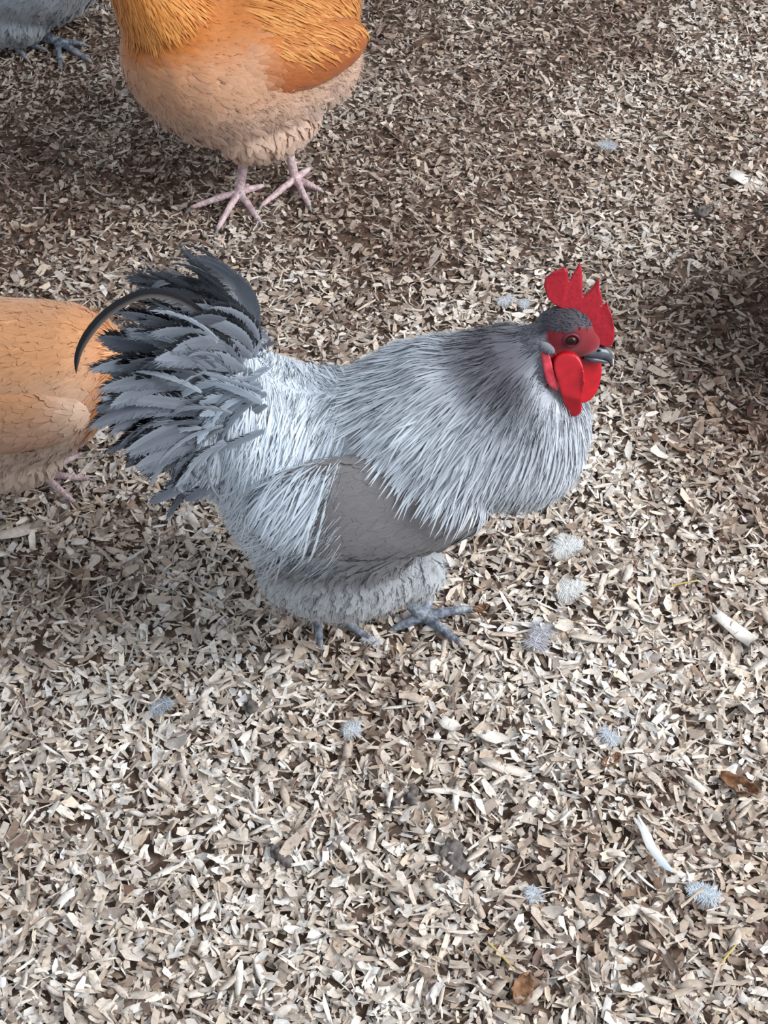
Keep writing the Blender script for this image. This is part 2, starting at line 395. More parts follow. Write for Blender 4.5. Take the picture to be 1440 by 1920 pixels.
def build_litter(floor):
    n = 138000
    y = .28 + 2.45 * rng.random(n * 3) ** 1.12; x = rng.uniform(-1.1, 1.1, n * 3)
    k = np.abs(x) < .34 + .36 * y; x, y = x[k][:n], y[k][:n]; n = len(x)
    near = y < 1.25; vs_, fs_, cs_, o_ = [], [], [], 0
    for sel, kk, ac in ((near, 3, (-1, 0, 1)), (~near, 3, (-1, 1))):
        xx, yy = x[sel], y[sel]; m = len(xx); Lg, Wd, Th = rand_chip_shape(m, xx, yy)
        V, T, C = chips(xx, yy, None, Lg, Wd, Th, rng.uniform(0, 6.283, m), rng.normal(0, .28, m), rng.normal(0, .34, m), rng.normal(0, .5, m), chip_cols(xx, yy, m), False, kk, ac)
        V = V + np.stack([xx, yy, ground(xx, yy) + rng.uniform(-.003, .009, m)], -1)[:, None]
        fs_.append((T[None] + (np.arange(m) * V.shape[1])[:, None, None]).reshape(-1, 4) + o_); o_ += m * V.shape[1]
        vs_.append(V.reshape(-1, 3)); cs_.append(C.reshape(-1, 3))
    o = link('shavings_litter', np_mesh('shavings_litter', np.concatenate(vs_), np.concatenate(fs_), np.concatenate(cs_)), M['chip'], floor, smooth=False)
    o['kind'] = 'stuff'; o['label'] = 'loose pale and brown wood shavings covering the floor'
    # the shavings that show largest: each its own piece
    big = [(.0722, .7756, .026, .015, -.5, 0), (.1175, .7589, .032, .017, -.35, 0), (.1353, .723, .055, .014, -.2, 1), (-.4421, 1.0521, .065, .020, .55, 1),
           (-.1203, .6577, .05, .0055, .45, 0), (.0612, .6958, .045, .006, .05, 0), (.075, .689, .03, .006, 1.45, 0), (.4733, 2.2553, .03, .024, .4, 2), (.5737, 1.7659, .045, .03, -.4, 0),
           (-.086, .6222, .026, .006, -1.1, 0), (.0055, .6883, .022, .006, 1.4, 0), (.40, .90, .05, .018, -.8, 0), (.235, .88, .06, .009, -.05, 2), (.06, .905, .03, .009, .2, 0)]
    N2 = 300 - len(big)
    yy = .46 + .62 * rng.random(N2 * 4) ** 1.3; xx = rng.uniform(-.5, .5, N2 * 4); k = np.abs(xx) < .27 * (yy + .85) ; xx, yy = xx[k][:N2], yy[k][:N2]
    L2 = rng.uniform(.015, .028, N2); W2 = np.where(rng.random(N2) < .6, rng.uniform(.005, .010, N2), rng.uniform(.0025, .0045, N2))
    x = np.concatenate([[b[0] for b in big], xx]); y = np.concatenate([[b[1] for b in big], yy]); n = len(x)
    Lg = np.concatenate([[b[2] for b in big], L2]); Wd = np.concatenate([[b[3] for b in big], W2]); yaw = np.concatenate([[b[4] for b in big], rng.uniform(0, 6.28, N2)])
    cc = PAL[np.minimum(rng.integers(0, 4, n), 4)] * rng.uniform(.85, 1.05, (n, 1))
    for i, b in enumerate(big): cc[i] = PAL[b[5] + (0 if b[5] else 0)]
    z = ground(x, y) + rng.uniform(.006, .012, n)
    V, T, C = chips(x, y, None, Lg, Wd, rng.uniform(.0006, .0014, n), yaw, rng.normal(0, .12, n), rng.normal(0, .16, n), rng.normal(0, .18, n), cc, True)
    for i in range(n):
        o = link('wood_shaving', np_mesh('wood_shaving', V[i], T, C[i]), M['chip'], floor, smooth=False); o.location = (x[i], y[i], z[i])

floor = build_floor()
build_litter(floor)

# ------------------------------------------------------------------ bird parts
def leg(parent, hip, hock, ankle, toes, rs, mat, hallux=None):
    """shank, foot and toes as one skin; claws as sub-parts. toes: list of tip points"""
    ankle = Vector(ankle); P = Prim()
    P.chain([hip, hock], [rs * 1.9, rs * 1.25]); P.chain([hock, ankle], [rs * 1.2, rs])
    tips = list(toes) + ([hallux] if hallux else [])
    ends = []
    for t in tips:
        t = Vector(t); d = t - ankle; up = Vector((0, 0, 1))
        k1 = ankle + d * .36 + up * .0035; k2 = ankle + d * .68 + up * .0015
        pts = [ankle, k1, k2, t]; rad = [rs * .85, rs * .74, rs * .66, rs * .5]
        P.chain(pts, rad)
        for f in (.14, .26, .38, .50, .62, .74, .86):     # toe pads and plates
            q = ankle + d * f; q.z += .003 * (1 - f); P.ell(q, (rs * .94 * (1.0 - .36 * f),) * 3, seg=10)
        ends.append((t, (t - k2).normalized()))
    for k in range(9):                        # plates down the shank
        f = (k + .5) / 9; q = Vector(hock).lerp(ankle, f); P.ell(q, (rs * 1.16 - rs * .12 * f,) * 3, seg=10)
    me = P.fuse('leg', .0015, 1); lo = link('leg', me, mat, parent)
    for t, d in ends:
        b = bmesh.new(); n = 8; prev = None; side = d.cross(Vector((0, 0, 1))).normalized(); up = side.cross(d)
        for j, f in enumerate((0, .35, .7, 1)):
            c = t - d * .002 + d * (.016 * f) - Vector((0, 0, 1)) * (.005 * f * f); r = rs * .5 * (1 - f) ** .8 + .0002
            ring = [b.verts.new(c + side * math.cos(a) * r + up * math.sin(a) * r) for a in np.linspace(0, 6.283, n, endpoint=False)]
            if prev:
                for q in range(n): b.faces.new((prev[q], prev[(q + 1) % n], ring[(q + 1) % n], ring[q]))
            prev = ring
        b.faces.new(prev); m = bpy.data.meshes.new('claw'); b.to_mesh(m); b.free(); link('claw', m, M['claw'], lo)
    return lo

class HeadFrame:
    """side-plane coordinates (x forward, h up) of a tilted head"""
    def __init__(s, c, roll, pitch=0., yaw=0., scale=1.):
        s.c = Vector(c); s.R = Matrix.Rotation(yaw, 3, 'Z') @ Matrix.Rotation(-pitch, 3, 'Y') @ Matrix.Rotation(-roll, 3, 'X'); s.k = scale
    def __call__(s, x, h, y=0.): return s.c + s.R @ (Vector((x, y, h)) * s.k)

COMB = [(0.0366, -0.0121), (0.0417, -0.0102), (0.0427, -0.0009), (0.0416, 0.0074), (0.0384, 0.0193), (0.0363, 0.0238), (0.0336, 0.0311), (0.0321, 0.0275), (0.0279, 0.0266), (0.0297, 0.0311), (0.0271, 0.0419), (0.0255, 0.0356), (0.0256, 0.0508), (0.0242, 0.0517), (0.0209, 0.0455), (0.0171, 0.0392), (0.0109, 0.0351), (0.0106, 0.0463), (0.0086, 0.0614), (0.0065, 0.0676), (0.0043, 0.0623), (0.0006, 0.0552), (-0.0024, 0.049), (-0.0036, 0.0543), (-0.0037, 0.0623), (-0.0057, 0.0597), (-0.0082, 0.0654), (-0.0101, 0.0619), (-0.0168, 0.0601), (-0.024, 0.0535), (-0.0249, 0.0463), (-0.0212, 0.0356), (-0.0149, 0.0293), (-0.0068, 0.0247), (-0.0003, 0.0155), (0.0087, 0.008), (0.0162, 0.001), (0.0228, -0.006), (0.0328, -0.0114)]
def chaikin(p, k=2):
    for _ in range(k): p = [q for a, b in zip(p, p[1:] + p[:1]) for q in ((a[0] * .75 + b[0] * .25, a[1] * .75 + b[1] * .25), (a[0] * .25 + b[0] * .75, a[1] * .25 + b[1] * .75))]
    return p
WNEAR = [(-0.0129, -0.0138), (-0.0018, -0.0101), (0.0108, -0.0148), (0.0151, -0.0347), (0.0135, -0.0462), (0.0139, -0.0597), (0.0156, -0.0724), (0.006, -0.0768), (0.0009, -0.0675), (-0.0054, -0.052), (-0.0109, -0.0347), (-0.0152, -0.0224)]
WFRONT = [(0.0144, -0.0187), (0.0201, -0.0252), (0.025, -0.0309), (0.0327, -0.029), (0.0358, -0.0347), (0.037, -0.0491), (0.0337, -0.0636), (0.0279, -0.0704), (0.02, -0.0724), (0.0135, -0.0685), (0.0073, -0.0597), (0.0074, -0.0471), (0.0093, -0.0376)]
EAR = [(-0.0281, -0.0028), (-0.0239, -0.0234), (-0.0203, -0.0395), (-0.0074, -0.0481), (-0.0109, -0.0347), (-0.0152, -0.0224), (-0.0195, -0.0084)]

def head_parts(parent, hf, comb_mat, wattles=True, size=1.0, small=False):
    k = .55 if small else 1.
    # comb: a toothed blade, thick at its foot and thin at the points
    c = [(x * (.8 if small else 1), h if h < .01 else .01 + (h - .01) * k) for x, h in COMB]
    P = Prim(); P.plate(c, lambda x, h, s: hf(x, h, s * (1.3 if h < .02 else (.9 if h < .04 else .6)) + .004 * math.sin(x * 90) * max(0, h) * 12), .0034)
    P.chain([hf(-.004, .017), hf(.016, .002), hf(.031, -.008)], [.004, .005, .004])
    link('comb', P.fuse('comb', .0015 if small else .0008, 2), M['comb'], parent)
    if wattles:
        P = Prim(); P.plate([(x, h * k) for x, h in chaikin(WNEAR)], lambda x, h, s: hf(x, h, -.017 + s - .009 * math.sin(min(1, max(0, (-h - .012) / .06)) * 3.1)), .0042)
        link('wattle', P.fuse('wattle', .0011, 14), M['wattle'], parent)
        P = Prim(); P.plate([(x, h * k) for x, h in chaikin(WFRONT)], lambda x, h, s: hf(x, h, .006 + s + (x - .02) * .55), .0042)
        link('wattle', P.fuse('wattle', .0011, 12), M['wattle'], parent)
        for sgn in (-1, 1):
            P = Prim(); P.plate([(x, h * k) for x, h in chaikin(EAR)], lambda x, h, s: hf(x, h, sgn * (.0185 + .16 * max(0, -h)) + s), .0028)
            link('earlobe', P.fuse('earlobe', .0011, 5), M['earlobe'], parent)
    # beak: two curved horny halves lofted from head to tip
    def half(name, st, mat):
        b = bmesh.new(); prev = None; n = 12
        for x, hm, ry, rz in st:
            ring = [b.verts.new(hf(x, hm + math.sin(a) * rz, math.cos(a) * ry)) for a in np.linspace(0, 6.283, n, endpoint=False)]
            if prev:
                for q in range(n): b.faces.new((prev[q], prev[(q + 1) % n], ring[(q + 1) % n], ring[q]))
            else: b.faces.new(ring)
            prev = ring
        b.faces.new(prev); bmesh.ops.recalc_face_normals(b, faces=b.faces); m = bpy.data.meshes.new(name); b.to_mesh(m); b.free(); return link(name, m, mat, parent)
    ub = half('upper_beak', [(.014, -.0165, .0085, .006), (.022, -.0172, .0082, .0064), (.029, -.018, .0070, .0066), (.036, -.0195, .0052, .0062), (.0405, -.0225, .0036, .0054), (.0432, -.0262, .0024, .0046)], M['beak'])
    half('beak_tip', [(.0428, -.0262, .0026, .0048), (.0445, -.0295, .0018, .0036), (.0452, -.0325, .001, .002), (.0452, -.0345, .0003, .0006)], M['beak_tip'])
    half('lower_beak', [(.016, -.0225, .0075, .0035), (.026, -.0248, .0062, .0034), (.034, -.0268, .0044, .0028), (.0395, -.0285, .002, .0014), (.0412, -.029, .0004, .0004)], M['beak'])
    for sgn in (-1, 1):
        P = Prim(); ring = [hf(.001 + .0072 * math.cos(a), .0062 * math.sin(a), sgn * (.0178 + .001 * math.sin(a))) for a in np.linspace(0, 6.283, 15)]
        P.chain(ring, [.0012] * 15); link('eyelid', P.fuse('eyelid', .0007, 2), M['eyelid'], parent)
        P = Prim(); P.ell(hf(.029, -.0145, sgn * .0064), (.0024, .0012, .001)); link('nostril', P.fuse('nostril', .0005, 1), M['pupil'], ub)
        P = Prim(); P.ell(hf(.001, .0, sgn * .0185), (.0048, .0030, .0044)); e = link('eye', P.fuse('eye', .0008, 2), M['eye'], parent)
        P = Prim(); P.ell(hf(.0015, .0, sgn * .0213), (.0034, .0016, .0034)); link('pupil', P.fuse('pupil', .0006, 1), M['pupil'], e)

# ------------------------------------------------------------------ the lavender rooster
def rooster():
    root = tag(empty('rooster', (0, .93, 0)), 'lavender grey rooster with tall red comb, walking across the shavings', 'rooster')
    HF = HeadFrame((.1692, 0, .4311), math.radians(20))
    rings = [(-.185, .33, .02, .03), (-.172, .31, .055, .075), (-.146, .283, .082, .125), (-.121, .246, .101, .143), (-.094, .226, .110, .146), (-.067, .218, .114, .143), (-.039, .220, .116, .144),
             (-.011, .233, .117, .146), (.016, .256, .116, .137), (.043, .281, .114, .113), (.069, .302, .110, .096), (.095, .314, .103, .096), (.120, .318, .099, .103), (.146, .316, .092, .106), (.168, .312, .079, .092), (.186, .308, .056, .066), (.196, .305, .025, .035)]
    rings = [(x, z + .003, max(.01, a - .013), max(.01, b - .013)) for x, z, a, b in rings]
    P = Prim().loft(rings)
    P.cap((.100, 0, .352), (.148, 0, .412), .062, .026)
    P.cap((.060, 0, .33), (.12, 0, .378), .072, .046)
    P.ell((-.170, 0, .312), (.052, .066, .070)); P.ell((-.155, 0, .36), (.045, .04, .06))                                   # tail root
    for s in (-1, 1):
        P.ell((-.048, s * .058, .150), (.084, .048, .052)); P.ell((.026, s * .045, .140), (.038, .032, .038))   # feathered thighs
    hr = HF.R
    P.ell(HF(-.004, .002), (.028, .019, .024), hr); P.ell(HF(.012, -.008), (.020, .0135, .015), hr)
    body = P.fuse('body', .0036, 5)
    V = vco(body); hc = np.array(HF.c)
    red = s2l((122, 18, 30))
    GREY = dict(hack=s2l((180, 184, 192)), hdark=s2l((116, 114, 122)), pale=s2l((230, 236, 242)), saddle=s2l((196, 206, 216)), wing=s2l((124, 120, 121)), fluff=s2l((206, 209, 212)), tail=s2l((92, 98, 110)), under=s2l((150, 150, 154)))
    Hn = np.array([.145, 0, .43])
    def base_col(p):
        x, y, z = p[..., 0], p[..., 1], p[..., 2]
        dH = np.linalg.norm(p - Hn, axis=-1)
        c = np.ones(p.shape) * GREY['under']
        c = mixc(c, GREY['fluff'] * np.ones(p.shape), sm(-z, -.21, -.15))
        c = mixc(c, GREY['saddle'] * np.ones(p.shape), sm(-x, .0, .05) * sm(z, .2, .27) * (1 - sm(-x, .13, .17)))
        c = mixc(c, GREY['tail'] * np.ones(p.shape), sm(-x, .135, .17) * sm(z, .22, .3))
        c = mixc(c, GREY['hack'] * np.ones(p.shape), 1 - sm(dH, .11, .16))
        c = mixc(c, GREY['hdark'] * np.ones(p.shape), (1 - sm(dH, .06, .11)) * sm(-x, -.165, -.13))
        qq = (p - hc) @ np.array(hr)
        return mixc(c, s2l((70, 66, 74)) * np.ones(p.shape), sm(qq[..., 2], .0, .006) * sm(qq[..., 0], -.035, -.02) * (1 - sm(np.linalg.norm(p - hc, axis=-1), .045, .055)))
    bc = base_col(V)
    q = (V - hc) @ np.array(hr)                                                 # head-frame coordinates x, y, h
    rr = np.linalg.norm(V - hc, axis=1)
    face = np.maximum(sm(q[:, 0], -.024, -.019) * (1 - sm(q[:, 2], .007, .011)), sm(q[:, 0], .004, .008) * (1 - sm(q[:, 2] + .5 * np.maximum(0, q[:, 0] - .004), .013, .018))) * (1 - sm(rr, .05, .06))
    bc = mixc(bc, red * np.ones(V.shape), np.clip(face, 0, 1))
    ring = np.hypot(q[:, 0] - .001, q[:, 2]); bc = mixc(bc, np.ones(V.shape) * s2l((84, 22, 32)), (1 - sm(ring, .007, .012)) * .9 * face)
    set_col(body, bc); link('body', body, M['plumage'], root)
    # folded wings
    wings = []
    for s in (-1, 1):
        R = Matrix.Rotation(math.radians(58 if s < 0 else -58), 3, 'X') @ Matrix.Rotation(math.radians(5), 3, 'Y')
        P = Prim(); dz = 0 if s < 0 else -.024; P.ell((-.012, s * .091, .290 + dz), (.116, .052, .019), R); P.ell((.050, s * .085, .298 + dz), (.046, .044, .020), R)
        me = P.fuse('wing', .004, 3); wv = vco(me); set_col(me, mixc(np.ones(wv.shape) * GREY['wing'], np.ones(wv.shape) * GREY['saddle'], sm(-wv[:, 0], .06, .10))); wings.append(link('wing', me, M['plumage'], root))
    bskin = Skin([body]); skin = Skin([body] + [w.data for w in wings]); wskin = [Skin([w.data]) for w in wings]

    def flow_body(p):
        x = p[:, 0]; z = p[:, 2]; f = np.stack([-.9 + 0 * x, 0 * x, -.45 + 0 * x], 1)
        f2 = np.stack([-.25 + 0 * x, 0 * x, -1 + 0 * x], 1); t = sm(-z, -.24, -.16)[:, None]; return unit(f * (1 - t) + f2 * t)
    HO = Hn + np.array([.030, 0, .018])
    def flow_hackle(p):
        f = unit(p - HO); t = np.clip(np.linalg.norm(p - Hn, axis=1) / .2, 0, 1)[:, None]
        return unit(f * (1 - .35 * t) + np.array([-.18, 0, -1]) * .62 * t)
    def flow_saddle(p):
        t = sm(-p[:, 0], .05, .15)[:, None]; out = np.stack([0 * p[:, 0], np.sign(p[:, 1]) * .9, 0 * p[:, 0]], 1)
        return unit(np.array([-.56, 0, -.9]) * (1 - t) + np.array([-.34, 0, -.9]) * t + out * sm(p[:, 2], .29, .36)[:, None] + np.array([-.30, 0, .1]) * (1 - sm(p[:, 2], .24, .31))[:, None])
    hR = np.array(hr)
    def bare(p):
        """the naked red face and the ear, in head coordinates"""
        qq = (p - hc) @ hR; x, h = qq[:, 0], qq[:, 2]
        r = np.linalg.norm(p - hc, axis=1)
        return (((x > -.021) & (h < .009) & (r < .047)) | ((x > .004) & (r < .05) & (h < .016 - .5 * np.maximum(0, x - .004)))) & (x > -.024 - .0)
    def nf(p): return 1. - bare(p)
    dist = lambda p: np.linalg.norm(p - Hn, axis=1)
    def shade(colf, tip=.15, edge=.05, rnd=.14):
        def f(V, s, u, r, R): return colf(R) * (1 + tip * (s - .5) + edge * (np.abs(u) - .5) + rnd * (r - .5) * 2)[..., None]
        return f
    # 1 short contour feathers
    coat('contour_feathers', skin, 5200, lambda p, n: nf(p) * (dist(p) > .05) * (p[:, 2] > .11), flow_body, .026, .011, 'round', shade(base_col, .04, .02, .05), root, .15, .0006, .0004, 5, keel=.04, roll=.04, soft=.95, src=bskin)
    coat('head_feathers', skin, 2500, lambda p, n: nf(p) * (dist(p) < .06), lambda p: np.ones((len(p), 1)) * (hR @ np.array([-1, 0, -.25])), .0060, .0016, 'hackle', shade(base_col, .1, .05, .25), root, .25, .0008, .0003, 5, src=bskin)
    # 2 belly and thigh down
    low = lambda p, n: np.maximum(sm(-p[:, 2], -.235, -.19), sm(p[:, 0], .02, .05) * sm(-p[:, 2], -.31, -.28) * .7) * nf(p)
    coat('thigh_feathers', skin, 2400, low, flow_body, .026, .008, 'round', shade(base_col, .05, .02, .05), root, .3, .003, .0006, 5, roll=.2, soft=.95, src=bskin, fray=.4)
    fuzz('belly_down', bskin, 40000, low, flow_body, .016, shade(base_col, .10, 0, .09), root, .00030, .45, spread=.42)
    # 3 wing coverts
    for w, ws, s in zip(wings, wskin, (-1, 1)):
        wc = lambda p: mixc(np.ones(p.shape) * GREY['wing'], np.ones(p.shape) * GREY['saddle'], sm(-p[..., 0], .06, .10)); fw = lambda p: np.ones((len(p), 1)) * np.array([[-1, 0, -.32]])
        dw = lambda p, n: (n[:, 1] * s > -.15) * 1.
        coat('wing_coverts', ws, 900, dw, fw, .026, .014, 'round', shade(wc, .03, .02, .035), w, .10, .0005, .0003, 5, keel=.03, roll=.03, soft=.97, fray=.05)
        fuzz('wing_down', ws, 2500, dw, fw, .009, shade(wc, .04, 0, .05), w, .00022, .10, spread=.12, base=.0015)
    # 4 saddle hackles
    def sadf(V, s, u, r, R):
        c = mixc(GREY['saddle'] * np.ones(V.shape), GREY['pale'] * np.ones(V.shape), np.clip(r * 1.1 - .1, 0, 1))
        c = mixc(c, GREY['hack'] * np.ones(V.shape), sm(V[..., 2], -.30, -.20) * 0 + sm(-V[..., 2], -.24, -.17) * .4)
        return c * (1 - .07 * np.abs(u) + .05 * s)[..., None]
    dS = lambda p, n: (p[:, 0] < -.035) * (p[:, 0] > -.165) * (p[:, 2] > .285) * (.3 + .7 * sm(-p[:, 0], .04, .09))
    coat('saddle_hackle', skin, 4000, dS, flow_saddle, .076, .0025, 'hackle', sadf, root, .2, .006, .0015, 8, stick=.9, soft=.8, src=bskin)
    dE = lambda p, n: (p[:, 0] < -.048 - np.clip(.33 - p[:, 2], 0, .1) * .42) * (p[:, 0] > -.15) * (p[:, 2] > .22) * (p[:, 2] < .34)
    coat('saddle_hackle_ends', skin, 2200, dE, flow_saddle, .074, .0023, 'hackle', sadf, root, .2, .007, .003, 8, stick=.8, soft=.75)
    fuzz('saddle_down', skin, 9000, lambda p, n: (p[:, 0] < -.04) * (p[:, 2] > .2), flow_saddle, .024, lambda V, s, u, r, R: mixc(GREY['saddle'] * np.ones(V.shape), GREY['pale'] * np.ones(V.shape), r), root, .00028, .12, spread=.16, base=.006)
    # 5 neck hackle in two layers, fringed with fine barbs
    def hackf(V, s, u, r, R):
        d = np.linalg.norm(V - Hn, axis=-1); back = sm(-V[..., 0], -.155, -.115)
        c = mixc(np.ones(V.shape) * GREY['hdark'], np.ones(V.shape) * GREY['hack'], np.maximum(sm(d, .065, .11), (1 - back) * .85))
        c = mixc(c, np.ones(V.shape) * GREY['pale'], np.maximum(sm(d, .085, .155), (1 - back) * .6) * np.clip(.1 + 1.1 * r, 0, 1))
        return c * (1 + .05 * (u == 0) - .04 * np.abs(u))[..., None]
    behind = lambda p: (((p - hc) @ hR)[:, 0] < -.026) | (p[:, 2] < hc[2] - .042)
    dHk = lambda p, n: nf(p) * behind(p) * (dist(p) < .15) * (dist(p) > .018) * (p[:, 2] > .275 + .06 * sm(-p[:, 0], -.11, -.05)) * (p[:, 0] > np.where(p[:, 2] > .345, -.03, .02))
    coat('neck_hackle', skin, 7000, dHk, flow_hackle, .062, .0023, 'hackle', hackf, root, .09, .0035, .0012, 6, stick=.95, soft=.85, src=bskin)
    coat('neck_hackle_ends', skin, 1700, lambda p, n: behind(p) * (dist(p) < .135) * (dist(p) > .08) * (p[:, 0] > .025) * (p[:, 2] > .27 + .05 * sm(-p[:, 0], -.11, -.05)), flow_hackle, .056, .0022, 'hackle', hackf, root, .12, .0055, .003, 7, stick=.85, soft=.8)
    fuzz('hackle_down', skin, 9000, lambda p, n: behind(p) * (dist(p) > .04) * (dist(p) < .17) * (p[:, 0] > -.01) * (p[:, 2] > .26), flow_hackle, .022, lambda V, s, u, r, R: hackf(V, s, u, r, R), root, .00026, .10, spread=.14, base=.006)
    # 6 tail: each feather on its own, a vane with a ragged fringe of barbs
    def vane(name, pts, nr, width, colf, prof='sickle', roll=0., barbs=125, soft=.55, fray=.06, keel=.12):
        K = len(pts); V, F, c, f, n_ = ribbon(pts[None], nr[None], np.array([width]), prof, colf, keel, 0., 0., np.array([roll]), soft=soft, fray=fray)
        if barbs:
            d = unit(np.gradient(pts, axis=0)); A = V.reshape(K, 3, 3); ss = np.linspace(.12, .99, barbs); ks = ss * (K - 1)
            ip = lambda a, k: np.stack([np.interp(k, np.arange(K), a[:, j]) for j in range(3)], 1)
            BV = []; BC = []
            for q in (0, 2):
                k = ks + rng.uniform(-.2, .2, barbs); e = ip(A[:, q], k); m = ip(A[:, 1], k); dd = ip(d, k); g = rng.uniform(.0, .14, (barbs, 1))
                b0 = m + (e - m) * .55; t = m + (e - m) * (1.0 + g * .9) + dd * (.004 + .03 * g) + rng.normal(0, .0005, (barbs, 3))
                BV.append(np.stack([b0 - dd * .0011, b0 + dd * .0011, t + dd * .0009, t - dd * .0009], 1)); BC.append(np.repeat(ip(c.reshape(K, 3, 3)[:, q], k)[:, None] * rng.uniform(.85, 1.15, (barbs, 1, 1)), 4, 1))
            BV = np.concatenate(BV).reshape(-1, 3); o_ = len(V); F = np.concatenate([F, o_ + np.arange(len(BV)).reshape(-1, 4)])
            V = np.concatenate([V, BV]); c = np.concatenate([c, np.concatenate(BC).reshape(-1, 3)]); f = np.concatenate([f, np.zeros((len(BV), 3))])
            n_ = np.concatenate([n_, np.ones((len(BV), 1)) * unit(nr.mean(0))[None]])
        return link(name, np_mesh(name, V, F, c, f, n_), M['feather'], root)
    def arc(p0, a0, turn, length, lat, latcurl, K=13):
        s = np.linspace(0, 1, K); ang = a0 + turn * s ** 1.2; st = length / (K - 1); la = lat + latcurl * s
        cs = lambda v: np.concatenate([[0], np.cumsum(v[:-1] * st)])
        return np.stack([p0[0] + cs(np.cos(ang) * np.cos(la)), p0[1] + cs(np.sin(la)), p0[2] + cs(np.sin(ang) * np.cos(la))], 1)
    def tone(lo, hi, dk=1.):
        lo = s2l(lo); hi = s2l(hi)
        def f(V, s, u, r, R):
            c = mixc(np.ones(V.shape) * lo, np.ones(V.shape) * hi, np.clip(r * .85 + .22 * np.abs(u) - .08, 0, 1))
            return c * (1 - .10 * (u == 0) + .15 * sm(s, .85, 1))[..., None]
        return f
    rd = math.radians; U = random.uniform
    for s in (-1, 1):
        nr = lambda K=13, a=.45: np.ones((K, 1)) * unit(np.array([0, s, a]))[None]
        n_t = 52
        for i in range(n_t):
            t = (i + .5) / n_t; top = max(0, 1 - t * 2.2)
            p0 = (-.120 - .028 * math.sin(t * 2.6) + U(-.008, .008), s * (.004 + .032 * t + U(0, .012)), .418 - .075 * t + U(-.006, .006))
            ln = U(.078, .106) + .030 * math.sin(t * 3.1) - .008 * top
            vane('tail_feather', arc(p0, rd(98 + 84 * t + U(-14, 14)), rd(U(25, 75) - 22 * t + 40 * top), ln, s * rd(U(0, 20) + 10 * t), s * U(-.2, .45)), nr(), U(.013, .024), tone((84, 88, 98), (148, 154, 164)), roll=U(-.55, .55))
        for i in range(34):      # hanging curled coverts over the thigh and vent
            t = (i + .5) / 34
            p0 = (-.118 - .048 * t + U(-.012, .012), s * (.036 + .030 * random.random()), .372 - .07 * t + U(-.015, .015))
            vane('tail_covert', arc(p0, rd(U(196, 232)), rd(U(10, 55)), U(.045, .08), s * rd(U(0, 22)), s * U(-.8, .1)), nr(a=.5), U(.008, .014), tone((96, 100, 110), (160, 168, 180)), 'hackle', U(-.5, .5), 18, .5)
        for i in range(34):      # thin wispy curls lying over the tail
            t = random.random(); a = rd(105 + 100 * t); q = U(.01, .075)
            p0 = (-.128 + math.cos(a) * q, s * (.034 + .02 * t + U(0, .022)), .395 - .03 * t + math.sin(a) * q)
            vane('tail_covert', arc(p0, a + U(-.3, .3), rd(U(40, 130)), U(.04, .075), s * rd(U(-5, 25)), s * U(-.5, .6)), nr(a=.4), U(.004, .008), tone((96, 102, 112), (182, 190, 200)), 'hackle', U(-.8, .8), 20, .5)
        for i in range(26):      # small curls where the saddle meets the tail
            p0 = (-.108 - .036 * random.random(), s * U(.008, .05), .378 + .034 * random.random())
            vane('tail_covert', arc(p0, rd(U(125, 205)), rd(U(30, 110)), U(.035, .075), s * rd(U(5, 40)), s * U(-.6, .2)), nr(a=.5), U(.007, .012), tone((118, 126, 138), (190, 202, 214)), 'hackle', U(-.7, .7), 14, .5)
    # the long dark sickle that arches away from the rest
    pts = np.array([(-.140, -.02, .44), (-.160, -.026, .482), (-.185, -.03, .503), (-.209, -.032, .507), (-.243, -.032, .485), (-.267, -.031, .454), (-.279, -.03, .43), (-.283, -.03, .408)])
    tt = np.linspace(0, 7, 22); pts = np.stack([np.interp(tt, range(8), pts[:, k]) for k in range(3)], 1)
    for _ in range(3): pts[1:-1] = (pts[:-2] + 2 * pts[1:-1] + pts[2:]) / 4
    dark = lambda V, s, u, r, R: mixc(np.ones(V.shape) * s2l((128, 118, 112)), np.ones(V.shape) * s2l((22, 22, 28)), sm(-u, -.8, -.1))
    o = vane('sickle_feather', pts, np.ones((22, 1)) * unit(np.array([0, -1., .5]))[None], .0085, dark, barbs=0, fray=0); o['label'] = 'long thin black-edged sickle feather'
    # head
    head_parts(root, HF, M['comb'])
    for sg in (-1, 1):
        P = Prim(); P.ell(HF(-.0215, -.0050, sg * .0235), (.0088, .0034, .0046), hr @ Matrix.Rotation(.55, 3, 'Y'))
        et = P.fuse('ear_tuft', .001, 2); set_col(et, np.ones((len(et.vertices), 3)) * s2l((112, 114, 122))); eo = link('ear_tuft', et, M['plumage'], root)
        fuzz('ear_bristles', Skin([et]), 260, lambda p, n: np.ones(len(p)), lambda p: np.ones((len(p), 1)) * np.array([[-.6, 0, -.6]]), .006, lambda V, s, u, r, R: np.ones(V.shape) * s2l((130, 132, 140)) * (.7 + .6 * r)[..., None], eo, .0003, .2, spread=.3)
    # legs; world ground points minus the root
    g = lambda x, y, h=.0085: (x, y - .93, float(ground(x, y)) + h)
    leg(root, (-.05, -.03, .15), (-.084, -.01, .085), g(-.080, .940, .012), [g(-.0725, .882), g(-.018, .888), g(-.03, .96)], .0074, M['slate'], g(-.115, .965))
    leg(root, (-.01, .0, .16), (-.008, .0, .085), g(.046, .917, .013), [g(.098, .929), g(.084, .884), g(.058, .965)], .0078, M['slate'], g(.012, .905, .008))
    return root
rooster()

